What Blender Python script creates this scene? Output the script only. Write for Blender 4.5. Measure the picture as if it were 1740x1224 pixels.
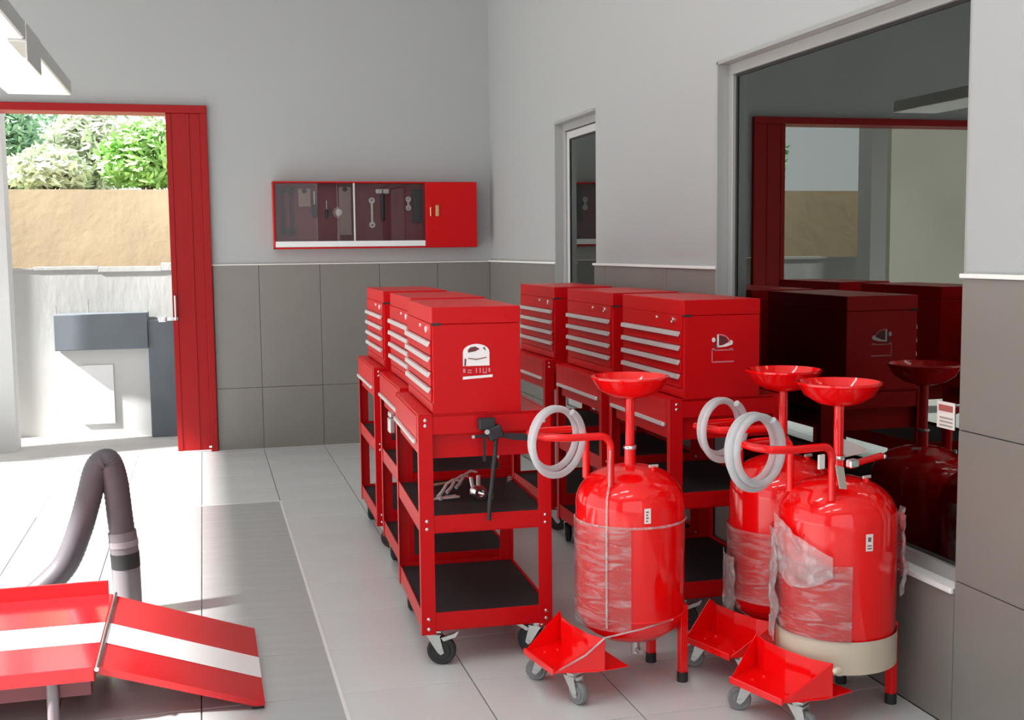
import bpy, bmesh, math, random
from mathutils import Vector, Matrix, noise
random.seed(7)
PI = math.pi
sc = bpy.context.scene
C = sc.collection
for o in list(bpy.data.objects): bpy.data.objects.remove(o)

# ------------------------------------------------------------------ camera
IW, IH = 1740, 1224
CAM = Vector((-2.1657, -8.8885, 1.4767)); YAW, PIT, ROL, FPX = 0.25698, -0.09513, -0.01112, 1986.4
cf = Vector((math.sin(YAW)*math.cos(PIT), math.cos(YAW)*math.cos(PIT), math.sin(PIT)))
cr0 = Vector((math.cos(YAW), -math.sin(YAW), 0)); cu0 = cr0.cross(cf)
cr = math.cos(ROL)*cr0 + math.sin(ROL)*cu0
cu = -math.sin(ROL)*cr0 + math.cos(ROL)*cu0
cam_d = bpy.data.cameras.new('camera'); cam = bpy.data.objects.new('camera', cam_d); C.objects.link(cam)
cam_d.sensor_width = 36; cam_d.lens = FPX/IW*36; cam_d.clip_start = .05; cam_d.clip_end = 200
cam.matrix_world = Matrix(((cr.x, cu.x, -cf.x, CAM.x), (cr.y, cu.y, -cf.y, CAM.y), (cr.z, cu.z, -cf.z, CAM.z), (0, 0, 0, 1)))
sc.camera = cam
def at(x, y, axis, val):            # where the ray through photo pixel x, y meets the plane axis = val
    d = cf*FPX + cr*(x-IW/2) - cu*(y-IH/2)
    t = (val-CAM[axis])/d[axis]
    return CAM + d*t

# ------------------------------------------------------------------ light
w = bpy.data.worlds.new('world'); sc.world = w; w.use_nodes = True
bg = w.node_tree.nodes['Background']; bg.inputs[0].default_value = (.93, .97, 1.0, 1); bg.inputs[1].default_value = 1.5
sd = bpy.data.lights.new('sun', 'SUN'); sun = bpy.data.objects.new('sun', sd); C.objects.link(sun)
sd.energy = 18.0; sd.angle = math.radians(2.6); sd.color = (1, .985, .96)
to_sun = Vector((-.74, -.18, .65)).normalized()
sun.rotation_euler = to_sun.to_track_quat('Z', 'Y').to_euler()
sun.location = (-8, -4, 9)
vs = sc.view_settings
vs.view_transform = 'Standard'; vs.look = 'None'; vs.gamma = 1; vs.use_curve_mapping = False
vs.exposure = 0.12

# ------------------------------------------------------------------ materials
MATS = {}
def M(name, col, rough=.5, metal=0, coat=0, spec=.5, var=0, vscale=8, bump=0, bscale=60, stretch=None, rvar=0):
    if name in MATS: return MATS[name]
    m = bpy.data.materials.new(name); m.use_nodes = True; nt = m.node_tree; b = nt.nodes['Principled BSDF']
    b.inputs['Base Color'].default_value = (*col, 1); b.inputs['Roughness'].default_value = rough
    b.inputs['Metallic'].default_value = metal; b.inputs['Coat Weight'].default_value = coat
    b.inputs['Coat Roughness'].default_value = .08; b.inputs['Specular IOR Level'].default_value = spec
    if var or bump or rvar:
        tc = nt.nodes.new('ShaderNodeTexCoord'); mp = nt.nodes.new('ShaderNodeMapping'); nt.links.new(tc.outputs['Object'], mp.inputs[0])
        if stretch: mp.inputs['Scale'].default_value = stretch
    if var:
        n = nt.nodes.new('ShaderNodeTexNoise'); n.inputs['Scale'].default_value = vscale; n.inputs['Detail'].default_value = 6
        nt.links.new(mp.outputs[0], n.inputs['Vector'])
        mx = nt.nodes.new('ShaderNodeMix'); mx.data_type = 'RGBA'
        mx.inputs['A'].default_value = (*[c*(1-var) for c in col], 1); mx.inputs['B'].default_value = (*[min(1, c*(1+var)) for c in col], 1)
        nt.links.new(n.outputs['Fac'], mx.inputs['Factor']); nt.links.new(mx.outputs['Result'], b.inputs['Base Color'])
        if rvar:
            mr = nt.nodes.new('ShaderNodeMapRange'); mr.inputs['To Min'].default_value = max(.02, rough-rvar); mr.inputs['To Max'].default_value = rough+rvar
            nt.links.new(n.outputs['Fac'], mr.inputs['Value']); nt.links.new(mr.outputs[0], b.inputs['Roughness'])
    if bump:
        n2 = nt.nodes.new('ShaderNodeTexNoise'); n2.inputs['Scale'].default_value = bscale; n2.inputs['Detail'].default_value = 4
        nt.links.new(mp.outputs[0], n2.inputs['Vector'])
        bp = nt.nodes.new('ShaderNodeBump'); bp.inputs['Strength'].default_value = bump; bp.inputs['Distance'].default_value = .01
        nt.links.new(n2.outputs['Fac'], bp.inputs['Height']); nt.links.new(bp.outputs[0], b.inputs['Normal'])
    MATS[name] = m
    return m
def glassmat(name, refl, tint, rough=0.0, milk=0.0, bump=0, bscale=30, stretch=(1, 1, 1), streak=0, gcol=(1, 1, 1)):
    """thin sheet: Fresnel-weighted mirror reflection over a tinted transparent sheet, optionally milky"""
    m = bpy.data.materials.new(name); m.use_nodes = True; nt = m.node_tree; N = nt.nodes; L = nt.links
    N.remove(N['Principled BSDF']); out = N['Material Output']
    tr = N.new('ShaderNodeBsdfTransparent'); tr.inputs[0].default_value = (*tint, 1)
    gl = N.new('ShaderNodeBsdfGlossy'); gl.inputs['Roughness'].default_value = rough; gl.inputs['Color'].default_value = (*gcol, 1)
    fr = N.new('ShaderNodeFresnel'); fr.inputs['IOR'].default_value = refl
    mx = N.new('ShaderNodeMixShader'); L.new(fr.outputs[0], mx.inputs[0]); L.new(tr.outputs[0], mx.inputs[1]); L.new(gl.outputs[0], mx.inputs[2])
    last = mx
    if milk:
        df = N.new('ShaderNodeBsdfDiffuse'); df.inputs[0].default_value = (.9, .9, .9, 1)
        m2 = N.new('ShaderNodeMixShader'); L.new(last.outputs[0], m2.inputs[1]); L.new(df.outputs[0], m2.inputs[2]); last = m2
        m2.inputs[0].default_value = milk
    if bump or streak:
        tc = N.new('ShaderNodeTexCoord'); mp = N.new('ShaderNodeMapping'); L.new(tc.outputs['Object'], mp.inputs[0]); mp.inputs['Scale'].default_value = stretch
        n2 = N.new('ShaderNodeTexNoise'); n2.inputs['Scale'].default_value = bscale; n2.inputs['Detail'].default_value = 3; n2.inputs['Distortion'].default_value = 1.2
        L.new(mp.outputs[0], n2.inputs['Vector'])
        if bump:
            bp = N.new('ShaderNodeBump'); bp.inputs['Strength'].default_value = bump; bp.inputs['Distance'].default_value = .02
            L.new(n2.outputs['Fac'], bp.inputs['Height']); L.new(bp.outputs[0], gl.inputs['Normal']); L.new(bp.outputs[0], fr.inputs['Normal'])
        if streak and milk:
            mr = N.new('ShaderNodeMapRange'); mr.inputs['From Min'].default_value = .5; mr.inputs['From Max'].default_value = .75
            mr.inputs['To Min'].default_value = milk; mr.inputs['To Max'].default_value = streak
            L.new(n2.outputs['Fac'], mr.inputs['Value']); L.new(mr.outputs[0], m2.inputs[0])
    L.new(last.outputs[0], out.inputs['Surface'])
    MATS[name] = m
    return m
RED = M('red_paint', (.55, .0025, .005), .34, spec=.18, coat=.03, var=.06, vscale=5)
RED_D = M('red_door_paint', (.30, .006, .007), .4, spec=.2, var=.06, vscale=4, stretch=(6, 6, .4))
RED_T = M('red_tank_enamel', (.92, .003, .004), .11, spec=.4, coat=.5)
RED_L = M('red_lift_paint', (.58, .010, .014), .16, spec=.35, coat=.3)
WALL = M('white_wall_paint', (.38, .388, .386), .7, var=.015, vscale=3, bump=.02, bscale=120)
CAPM = M('white_cap', (.82, .80, .77), .45, var=.02)
WTILE = M('taupe_wall_tile', (.205, .188, .170), .32, var=.07, vscale=5, rvar=.05)
GROUT = M('dark_grout', (.10, .095, .09), .8, var=.1)
FTILE = M('light_floor_tile', (.60, .63, .625), .24, spec=.8, var=.03, vscale=3, rvar=.05)
GTILE = M('grey_floor_tile', (.40, .415, .41), .2, spec=.9, var=.10, vscale=4, rvar=.06, stretch=(1, 4, 1))
FGROUT = M('floor_grout', (.20, .195, .185), .8, var=.1)
ALU = M('aluminium', (.66, .65, .64), .35, metal=.35, var=.04)
ALU_W = M('grey_window_frame', (.42, .42, .41), .4, metal=.4, var=.04)
CHROME = M('bright_metal', (.78, .78, .78), .22, metal=1, var=.03)
ZINC = M('zinc_plate', (.60, .60, .58), .35, metal=.85, var=.08, vscale=30)
BLACK = M('black_rubber', (.018, .018, .018), .6, var=.2, vscale=20)
MAT_B = M('black_shelf_mat', (.012, .012, .013), .75, bump=.15, bscale=200)
HOSEM = M('dark_hose_rubber', (.085, .075, .085), .5, var=.15, vscale=12)
GREYRUB = M('grey_nozzle_rubber', (.17, .15, .16), .55, var=.1, vscale=10)
WHITE = M('white_paint', (.80, .80, .80), .45, var=.02)
STICK = M('sticker_white', (.85, .80, .76), .5, var=.02)
STICKP = M('sticker_print', (.22, .10, .10), .5, var=.02)
LOGO_W = M('logo_white', (.86, .82, .82), .4, var=.03, vscale=60)
LOGO_D = M('logo_dark', (.14, .025, .03), .4, var=.1, vscale=60)
LOGO_P = M('logo_pink', (.70, .20, .24), .4, var=.1, vscale=60)
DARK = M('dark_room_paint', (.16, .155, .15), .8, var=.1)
TAPE = M('beige_tape', (.62, .52, .40), .35, var=.05)
BROWN = M('cabinet_maroon', (.22, .03, .045), .5, var=.25, vscale=9)
STEEL = M('tool_steel', (.72, .69, .66), .35, metal=.4, var=.1, vscale=20)
TOOLBLK = M('tool_black', (.02, .02, .025), .45, var=.1)
CONC = M('weathered_concrete', (.40, .40, .385), .85, var=.35, vscale=1.6, bump=.4, bscale=14, stretch=(1, 1, .35))
TAN = M('tan_plaster', (.46, .36, .235), .9, var=.25, vscale=1.4, bump=.4, bscale=10)
SLATE = M('slate_plaster', (.13, .15, .17), .7, var=.2, vscale=5)
PALE = M('pale_render', (.58, .58, .57), .8, var=.12, vscale=2)
GROUND = M('concrete_ground', (.48, .47, .45), .9, var=.2, vscale=2, bump=.2, bscale=30)
LEAF1 = M('leaf_light', (.40, .66, .24), .6, var=.3, vscale=2)  # leaf colours are lightened so the shrubs look overexposed
LEAF2 = M('leaf_mid', (.32, .52, .34), .6, var=.3, vscale=2)
LEAF3 = M('leaf_pale', (.66, .72, .56), .6, var=.3, vscale=2)
BARK = M('bark', (.12, .085, .055), .9, var=.3, vscale=9)
CEIL = M('white_ceiling', (.72, .72, .71), .8, var=.02)
MAUVE = M('grey_post_paint', (.16, .13, .14), .35, var=.06)
MAROON = M('dark_maroon_paint', (.12, .012, .018), .35, var=.08)
PAPER = M('grey_paper_tag', (.50, .46, .40), .7, var=.05)
GLASS_BIG = glassmat('reflective_window_glass', 2.5, (.34, .35, .34), gcol=(.80, .86, .81))
GLASS_CAB = glassmat('cabinet_glass', 1.35, (.88, .88, .88))
FILM = glassmat('plastic_film', 1.5, (.93, .93, .93), .16, .05, .7, 9, (1, 1, 5), streak=.30)
FILM2 = glassmat('loose_plastic_film', 1.6, (.93, .93, .91), .15, .22, .6, 12, (1, 1, 1), streak=.5)
HOSEC = glassmat('clear_hose', 1.5, (.93, .94, .97), .1, .40)

# ------------------------------------------------------------------ mesh helpers
class MB:
    def __init__(s): s.bm = bmesh.new()
    def box(s, x0, x1, y0, y1, z0, z1, bev=0, rot=None, at_=None):
        b = bmesh.new(); bmesh.ops.create_cube(b, size=1)
        for v in b.verts: v.co = Vector(((v.co.x+.5)*(x1-x0)+x0, (v.co.y+.5)*(y1-y0)+y0, (v.co.z+.5)*(z1-z0)+z0))
        if bev: bmesh.ops.bevel(b, geom=b.edges[:], offset=bev, segments=2, profile=.5, affect='EDGES')
        s._add(b, rot, at_); return s
    def _add(s, b, rot=None, at_=None):
        if rot is not None: bmesh.ops.transform(b, matrix=rot, verts=b.verts)
        if at_ is not None: bmesh.ops.translate(b, vec=at_, verts=b.verts)
        me = bpy.data.meshes.new('t'); b.to_mesh(me); b.free(); s.bm.from_mesh(me); bpy.data.meshes.remove(me)
    def cyl(s, p, q, r, n=20, r2=None, cap=True):
        p, q = Vector(p), Vector(q); d = q-p
        b = bmesh.new(); bmesh.ops.create_cone(b, cap_ends=cap, segments=n, radius1=r, radius2=r if r2 is None else r2, depth=d.length)
        s._add(b, d.to_track_quat('Z', 'Y').to_matrix().to_4x4(), (p+q)/2); return s
    def lathe(s, prof, n=40, c=(0, 0, 0), axis=None, a0=0, a1=2*PI):
        bm = s.bm; rings = []; full = abs(a1-a0-2*PI) < 1e-6; k = n if full else n+1
        Rm = Matrix.Identity(3) if axis is None else Vector(axis).to_track_quat('Z', 'Y').to_matrix()
        for r, z in prof:
            if r < 1e-6: rings.append([bm.verts.new(Vector(c)+Rm@Vector((0, 0, z)))])
            else: rings.append([bm.verts.new(Vector(c)+Rm@Vector((r*math.cos(a0+(a1-a0)*i/n), r*math.sin(a0+(a1-a0)*i/n), z))) for i in range(k)])
        for a, b in zip(rings, rings[1:]):
            for i in range(n):
                j = (i+1) % k
                if len(a) == 1 and len(b) > 1: bm.faces.new((a[0], b[j], b[i])) if True else 0
                elif len(b) == 1 and len(a) > 1: bm.faces.new((a[i], a[j], b[0]))
                elif len(a) > 1: bm.faces.new((a[i], a[j], b[j], b[i]))
        return s
    def tube(s, pts, r, n=10, closed=False, caps=True, rf=None):
        pts = [Vector(p) for p in pts]; bm = s.bm; rings = []; m = len(pts); up = None
        for i, p in enumerate(pts):
            a = pts[(i-1) % m] if (closed or i) else p; b = pts[(i+1) % m] if (closed or i < m-1) else p
            t = (b-a).normalized()
            if up is None: up = t.orthogonal().normalized()
            up = (up - t*up.dot(t)).normalized(); sd_ = t.cross(up)
            rr = r if rf is None else r*rf(i/(m-1))
            rings.append([bm.verts.new(p + (up*math.cos(2*PI*k/n)+sd_*math.sin(2*PI*k/n))*rr) for k in range(n)])
        pairs = list(zip(rings, rings[1:])) + ([(rings[-1], rings[0])] if closed else [])
        for a, b in pairs:
            if closed and a is rings[-1]:
                off = min(range(n), key=lambda o: sum((a[k].co-b[(k+o) % n].co).length for k in range(n)))
            else: off = 0
            for k in range(n): bm.faces.new((a[k], a[(k+1) % n], b[(k+1+off) % n], b[(k+off) % n]))
        if caps and not closed: bm.faces.new(rings[0][::-1]); bm.faces.new(rings[-1])
        return s
    def prism(s, poly, axis, h0, h1):
        """extrude a 2D polygon along axis (0 x, 1 y, 2 z)"""
        def P(a, b, h): return [(h, a, b), (a, h, b), (a, b, h)][axis]
        A = [s.bm.verts.new(P(a, b, h0)) for a, b in poly]; B = [s.bm.verts.new(P(a, b, h1)) for a, b in poly]
        s.bm.faces.new(A); s.bm.faces.new(B[::-1]); n = len(poly)
        for i in range(n): s.bm.faces.new((A[i], B[i], B[(i+1) % n], A[(i+1) % n]))
        return s
    def quad(s, *ps):
        s.bm.faces.new([s.bm.verts.new(p) for p in ps]); return s
    def build(s, name, mat, parent=None, smooth=False, loc=None):
        bm = s.bm; bmesh.ops.recalc_face_normals(bm, faces=bm.faces[:])
        me = bpy.data.meshes.new(name)
        if smooth:
            for f in bm.faces: f.smooth = True
            for e in bm.edges:
                if len(e.link_faces) == 2 and e.calc_face_angle(0) > math.radians(38): e.smooth = False
        bm.to_mesh(me); bm.free(); me.materials.append(mat)
        o = bpy.data.objects.new(name, me); C.objects.link(o)
        if parent is not None: o.parent = parent
        if loc is not None: o.location = loc
        return o
def tag(o, label=None, cat=None, group=None, kind=None):
    if label: o['label'] = label
    if cat: o['category'] = cat
    if group: o['group'] = group
    if kind: o['kind'] = kind
    return o
def thing(name, label, cat, loc=(0, 0, 0), rz=0, group=None):
    o = bpy.data.objects.new(name, None); C.objects.link(o); o.empty_display_size = .1
    o.location = loc; o.rotation_euler = (0, 0, rz)
    return tag(o, label, cat, group)
def kids(o): return [c for c in bpy.data.objects if c.parent == o]
def copy_tree(o, parent=None):
    c = o.copy(); C.objects.link(c)
    if parent is not None: c.parent = parent
    for ch in kids(o): copy_tree(ch, c)
    return c
def dup(o, name, parent, loc=None):        # share mesh data for alike pieces
    c = bpy.data.objects.new(name, o.data); C.objects.link(c); c.parent = parent
    if loc is not None: c.location = loc
    return c
def rects_minus(rect, holes):
    out = [rect]
    for h in holes:
        nxt = []
        for a0, a1, b0, b1 in out:
            if h[0] >= a1 or h[1] <= a0 or h[2] >= b1 or h[3] <= b0: nxt.append((a0, a1, b0, b1)); continue
            l, r_ = max(a0, h[0]), min(a1, h[1])
            if a0 < h[0]: nxt.append((a0, h[0], b0, b1))
            if a1 > h[1]: nxt.append((h[1], a1, b0, b1))
            if b0 < h[2]: nxt.append((l, r_, b0, h[2]))
            if b1 > h[3]: nxt.append((l, r_, h[3], b1))
        out = nxt
    return out

# ------------------------------------------------------------------ the room
T = .45; XA = -2.219; Y0 = -1.932
XL, YF, ZC = -5.6, -11.0, 4.6          # left wall, front of the room, ceiling
ZL, ZJ1, ZJ2 = 1.375, .923, .4625
DX0, DX1, DZ = -5.1, -2.10, 2.53      # doorway in the back wall
BW = (-5.885, -4.172, .423, 2.262)     # big window y0 y1 z0 z1
SW = (-2.52, -1.768, .423, 2.258)      # small window

fl = MB().box(XL, .2, YF, .0, -.12, -.006).build('floor', FGROUT); tag(fl, kind='structure')
G = .0022
xs = [XA+T*i for i in range(-8, 6)]; ys = [Y0+T*i for i in range(-17, 6)]
tile_cache = {}
for i in range(len(xs)-1):
    for j in range(len(ys)-1):
        x0, x1 = max(xs[i], XL), min(xs[i+1], 0); y0, y1 = ys[j], min(ys[j+1], 0)
        if x1-x0 < .02 or y1-y0 < .02: continue
        grey = xs[i+1] < XA+T+.01 and ys[j+1] < Y0+.01
        key = (round(x1-x0, 3), round(y1-y0, 3), grey)
        if key not in tile_cache:
            tile_cache[key] = MB().box(-(x1-x0)/2+G, (x1-x0)/2-G, -(y1-y0)/2+G, (y1-y0)/2-G, -.006, 0, bev=.0012).build('floor_tile', GTILE if grey else FTILE, fl, loc=((x0+x1)/2, (y0+y1)/2, 0))
        else: dup(tile_cache[key], 'floor_tile', fl, ((x0+x1)/2, (y0+y1)/2, 0))
tr = MB().box(XA+T-.006, XA+T+.006, YF, Y0+.006, -.004, .0015).box(XL, XA+T+.006, Y0-.005, Y0+.005, -.004, .001).build('trim_1', M('pale_edge_strip', (.72, .72, .70), .35, var=.03)); tag(tr, kind='structure')

# back wall with the doorway
m = MB()
for a0, a1, b0, b1 in rects_minus((XL-.2, .012, 0, ZC), [(DX0, DX1, -1, DZ)]): m.box(a0, a1, .012, .22, b0, b1)
wb = m.build('wall_back', WALL); tag(wb, kind='structure')
MB().box(DX1, 0, .008, .012, 0, ZL).build('grout_bed', GROUT, wb)
XJ = -1.765
cols = [DX1+.004] + [XJ+T*i for i in range(0, 4)] + [-.0]
for a0, a1 in zip(cols, cols[1:]):
    for b0, b1 in ((0, ZJ2), (ZJ2, ZL)):
        MB().box(a0+.0016, a1-.0016, 0, .01, b0+.0016, b1-.0016, bev=.001).build('wall_tile', WTILE, wb)
MB().box(DX1, 0, -.002, .012, ZL, ZL+.008, bev=.002).build('wainscot_cap', CAPM, wb)

# right wall with two windows
m = MB()
for a0, a1, b0, b1 in rects_minus((YF, .22, 0, ZC), [BW, SW]): m.box(.012, .2, a0, a1, b0, b1)
wr = m.build('wall_right', WALL); tag(wr, kind='structure')
m = MB()
for a0, a1, b0, b1 in rects_minus((YF, 0, 0, ZL), [BW, SW]): m.box(.008, .012, a0, a1, b0, b1)
m.build('grout_bed', GROUT, wr)
ycuts = [0]
while ycuts[-1] > YF+.01: ycuts.append(max(YF, ycuts[-1]-.9))
for a1, a0 in zip(ycuts, ycuts[1:]):
    for b0, b1 in ((0, ZJ2), (ZJ2, ZJ1), (ZJ1, ZL)):
        for q0, q1, r0, r1 in rects_minus((a0, a1, b0, b1), [BW, SW]):
            if q1-q0 > .02 and r1-r0 > .02:
                MB().box(0, .01, q0+.0016, q1-.0016, r0+.0016, r1-.0016, bev=.001).build('wall_tile', WTILE, wr)
for q0, q1 in ((SW[1], 0), (BW[1], SW[0]), (YF, BW[0])):
    MB().box(-.012, .012, q0, q1, ZL, ZL+.014, bev=.003).build('wainscot_cap', CAPM, wr)

# left wall: an unseen opening added for sun; its header shapes the sun patch edge
HZ = 3.16
m = MB()
for a0, a1, b0, b1 in rects_minus((YF, .22, 0, ZC), [(-9.6, -.35, -1, HZ)]): m.box(XL-.2, XL, a0, a1, b0, b1)
tag(m.build('wall_left', WALL), kind='structure')
tag(MB().box(XL-.2, .2, YF, .22, ZC, ZC+.2).build('ceiling', CEIL), kind='structure')
m = MB()
for a0, a1, b0, b1 in rects_minus((XL-.2, .2, 0, ZC), [(XL+.5, -.3, -1, 3.9)]): m.box(a0, a1, YF-.2, YF, b0, b1)
tag(m.build('wall_front', WALL), kind='structure')

# linear ceiling lamps
LAMP = bpy.data.materials.new('lamp_diffuser'); LAMP.use_nodes = True
nb = LAMP.node_tree.nodes['Principled BSDF']; nb.inputs['Emission Color'].default_value = (.97, 1, 1, 1); nb.inputs['Emission Strength'].default_value = 40; nb.inputs['Base Color'].default_value = (.9, .9, .9, 1)
lamp0 = None
for i, (x, y) in enumerate(((-2.3, -8.8), (-4.2, -8.8), (-2.3, -7.0), (-4.2, -7.0), (-2.3, -5.2), (-4.2, -5.2))):
    if lamp0 is None:
        lamp0 = thing('ceiling_lamp', 'x', 'lamp', group='linear ceiling lamps')
        MB().box(-.66, .66, -.06, .06, -.05, 0, bev=.006).build('housing', WHITE, lamp0)
        MB().box(-.63, .63, -.045, .045, -.062, -.05, bev=.004).build('diffuser', LAMP, lamp0)
        c_ = lamp0
    else: c_ = copy_tree(lamp0)
    c_.location = (x, y, ZC); c_['label'] = 'white linear ceiling lamp, %s row, %s from the front gate' % ('right' if x > -3 else 'left', ('first', 'second', 'third')[i//2])

# windows
def window(name, W, sash):
    y0, y1, z0, z1 = W
    m = MB(); f = .045                      # lining flush with the wall, then the frame set back
    m.box(.03, .085, y0, y0+.012, z0, z1).box(-.004, .085, y1-.012, y1, z0, z1).box(-.004, .085, y0, y1, z1-.012, z1).box(-.004, .085, y0, y1, z0, z0+.012)
    o = m.build(name, ALU_W); tag(o, kind='structure')
    def ring(nm, x0, x1, k0, k1, mat):
        q = MB()
        q.box(x0, x1, y0+k0, y1-k0, z0+k0, z0+k1, bev=.002).box(x0, x1, y0+k0, y1-k0, z1-k1, z1-k0, bev=.002)
        q.box(x0, x1, y0+k0, y0+k1, z0+k1, z1-k1, bev=.002).box(x0, x1, y1-k1, y1-k0, z0+k1, z1-k1, bev=.002)
        return q.build(nm, mat, o)
    ring('frame', .045, .085, .012, .012+f, ALU_W)
    k = .012+f
    if sash:
        ring('sash', .058, .08, k+.006, k+.05, ALU); k += .05
    ring('gasket', .060, .074, k, k+.010, BLACK)
    MB().box(.066, .070, y0+k, y1-k, z0+k, z1-k).build('pane', GLASS_BIG, o)
    return o
w1 = window('window_1', BW, False); w2 = window('window_2', SW, True)
MB().box(-.012, .046, BW[0]+.002, BW[1]-.002, BW[2]-.004, BW[2]+.014, bev=.003).build('sill', WHITE, w1)
# dark room beyond the glass
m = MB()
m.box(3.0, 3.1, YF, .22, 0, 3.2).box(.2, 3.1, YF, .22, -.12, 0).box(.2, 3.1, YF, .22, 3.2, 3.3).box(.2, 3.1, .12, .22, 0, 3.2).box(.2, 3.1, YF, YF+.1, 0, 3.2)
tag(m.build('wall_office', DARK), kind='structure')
# sticker on the big pane
sp = at(1607, 706, 0, .064)
stk = thing('glass_sticker', 'small white label with red print stuck low on the big window pane', 'sticker', (sp.x, sp.y, sp.z))
MB().box(0, .0015, -.045, .045, -.042, .042).build('label_sheet', STICK, stk)
MB().box(-.001, 0, -.036, .036, .012, .032).build('print', M('print_red', (.45, .12, .10), .5, var=.1), stk)
m = MB()
for k in range(3): m.box(-.001, 0, -.036, .03, -.006-.012*k-.005, -.006-.012*k)
m.build('print', M('print_grey', (.35, .33, .30), .5, var=.1), stk)

# doorway: red frame, header, tall red leaf
do = MB().box(DX0, DX1, -.03, .22, DZ-.055, DZ, bev=.004).build('door_1', RED_D); tag(do, kind='structure')
MB().box(DX1-.05, DX1, -.028, .22, 0, DZ-.055, bev=.004).build('jamb', RED_D, do)
MB().box(DX0, DX0+.06, -.03, .22, 0, DZ-.055, bev=.004).build('jamb', RED_D, do)
lf = MB().box(-2.388, DX1-.05, -.012, .03, .012, DZ-.055, bev=.003).build('leaf', RED_D, do)
MB().box(-2.25, -2.225, -.016, -.012, .012, DZ-.06, bev=.003).build('leaf_rib', RED_D, lf)
MB().box(-2.388, -2.35, -.016, -.012, .012, DZ-.06, bev=.003).build('leaf_rib', RED_D, lf)
hz = at(300, 542, 1, -.03).z
m = MB(); m.cyl((-2.368, -.045, hz-.01), (-2.368, -.045, hz+.17), .008).cyl((-2.368, -.045, hz+.0), (-2.368, -.015, hz), .008).cyl((-2.368, -.045, hz+.16), (-2.368, -.015, hz+.16), .008)
m.box(-2.49, -2.35, -.036, -.022, hz-.012, hz+.012, bev=.003).box(-2.49, -2.43, -.04, -.018, hz-.02, hz+.02, bev=.004)
m.build('latch', CHROME, lf, smooth=True)
m = MB(); m.box(-2.165, -2.145, -.03, -.024, .03, .045); m.build('floor_bolt', CHROME, lf)

# ------------------------------------------------------------------ outside the doorway
tag(MB().box(-14, 4, .22, 14, -.14, -.03).build('ground_outside', GROUND), 'pale concrete ground behind the open doorway', None, kind='structure')
tag(MB().box(-14, XL-.2, -14, .22, -.14, -.03).build('yard_ground', GROUND), kind='structure')
YW = 1.35
ztop = at(150, 457, 1, YW).z
rw = MB().box(-9, 4, YW, YW+.5, -.1, ztop).build('retaining_wall', CONC)
tag(rw, 'weathered grey concrete retaining wall outside the doorway', 'wall')
m = MB()
for k in range(26):
    x = -9+.5*k; m.box(x, x+.5, YW-.012, YW+.05, ztop-.004+random.uniform(-.03, .0), ztop+random.uniform(.01, .05), bev=.004)
m.build('coping', CONC, rw)
zt2 = at(150, 322, 1, YW+.7).z
tb = MB().box(-9, 4, YW+.7, YW+1.4, -.1, zt2).build('terrace_wall', TAN)
tag(tb, 'tan plastered upper terrace wall above the retaining wall', 'wall')
# slate bench: long slab, one leg, pale infill
pA = at(90, 536, 1, YW-.35); pB = at(252, 592, 1, YW-.35); pC = at(296, 545, 1, YW-.35)
bn = thing('wash_bench', 'slate grey masonry wash bench against the outside wall', 'bench', (0, YW-.362, -.03))
MB().box(pA.x, pB.x, 0, .35, pB.z+.03, pA.z+.03, bev=.006).build('slab', SLATE, bn)
MB().box(pB.x, pC.x+.02, .03, .35, 0, pC.z+.03, bev=.006).build('pier', SLATE, bn)
MB().box(pA.x+.03, pB.x, .12, .35, 0, pB.z+.03).build('infill_panel', PALE, bn)
MB().box(pA.x+.18, pA.x+.43, .105, .12, .12, pB.z-.1, bev=.003).build('infill_door', WHITE, bn)
for px, py in ((150, 508), (95, 520)):
    p = at(px, 536, 1, YW-.06); q = at(px, py, 1, YW-.06)
    tag(MB().cyl((p.x, YW-.06, p.z-.02), (p.x, YW-.06, q.z), .006, 8).build('steel_rod', ZINC, smooth=True), 'thin steel rod standing at the %s of the slate bench' % ('middle' if px == 150 else 'left end'), 'rod')
# pale return wall at the left of the view
pw = at(14, 470, 1, .62)
tag(MB().box(pw.x-.16, pw.x, .62, .84, -.03, 2.7).build('gate_post', PALE), 'pale square post outside the doorway at the far left', 'post')
tag(MB().box(-9, -4.15, YW-.16, YW-.01, -.03, 3.4).build('yard_wall', M('cream_render', (.52, .50, .44), .85, var=.15, vscale=1.2, bump=.2, bscale=20)), 'tall cream rendered yard wall mirrored in the big window', 'wall')
def shrub(px, py, Y, rx, rz, mat, label, n=2600):
    p = at(px, py, 1, Y); base = zt2-.02
    root = thing('shrub', label, 'shrub', (p.x, Y, base), group=None)
    cz = p.z-base
    bm = bmesh.new()
    for k in range(n):
        d = Vector((random.gauss(0, 1), random.gauss(0, 1), random.gauss(0, 1))).normalized()
        r = (.55+.45*random.random())*(1+.28*noise.noise(d*2.3+Vector((px, 0, 0))))
        c = Vector((d.x*rx*r, d.y*rx*.8*r, cz+d.z*rz*r))
        if c.z < 0.11: continue
        t = Vector((random.gauss(0, 1), random.gauss(0, 1), random.gauss(0, .6))).normalized(); s_ = t.orthogonal().normalized(); l = random.uniform(.035, .08); ww = l*.4
        bm.faces.new([bm.verts.new(q) for q in (c-t*l, c+s_*ww, c+t*l, c-s_*ww)])
    mm = MB(); mm.bm.free(); mm.bm = bm
    f = mm.build('foliage', mat, root); f['kind'] = 'stuff'
    m2 = MB()
    for k in range(5):
        a = 2*PI*k/5; m2.tube([(0, 0, 0), (rx*.2*math.cos(a), rx*.2*math.sin(a), cz*.5), (rx*.5*math.cos(a), rx*.5*math.sin(a), cz+rz*.3)], .02, 6, rf=lambda t: 1-.7*t)
    m2.build('stem', BARK, root)
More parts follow.
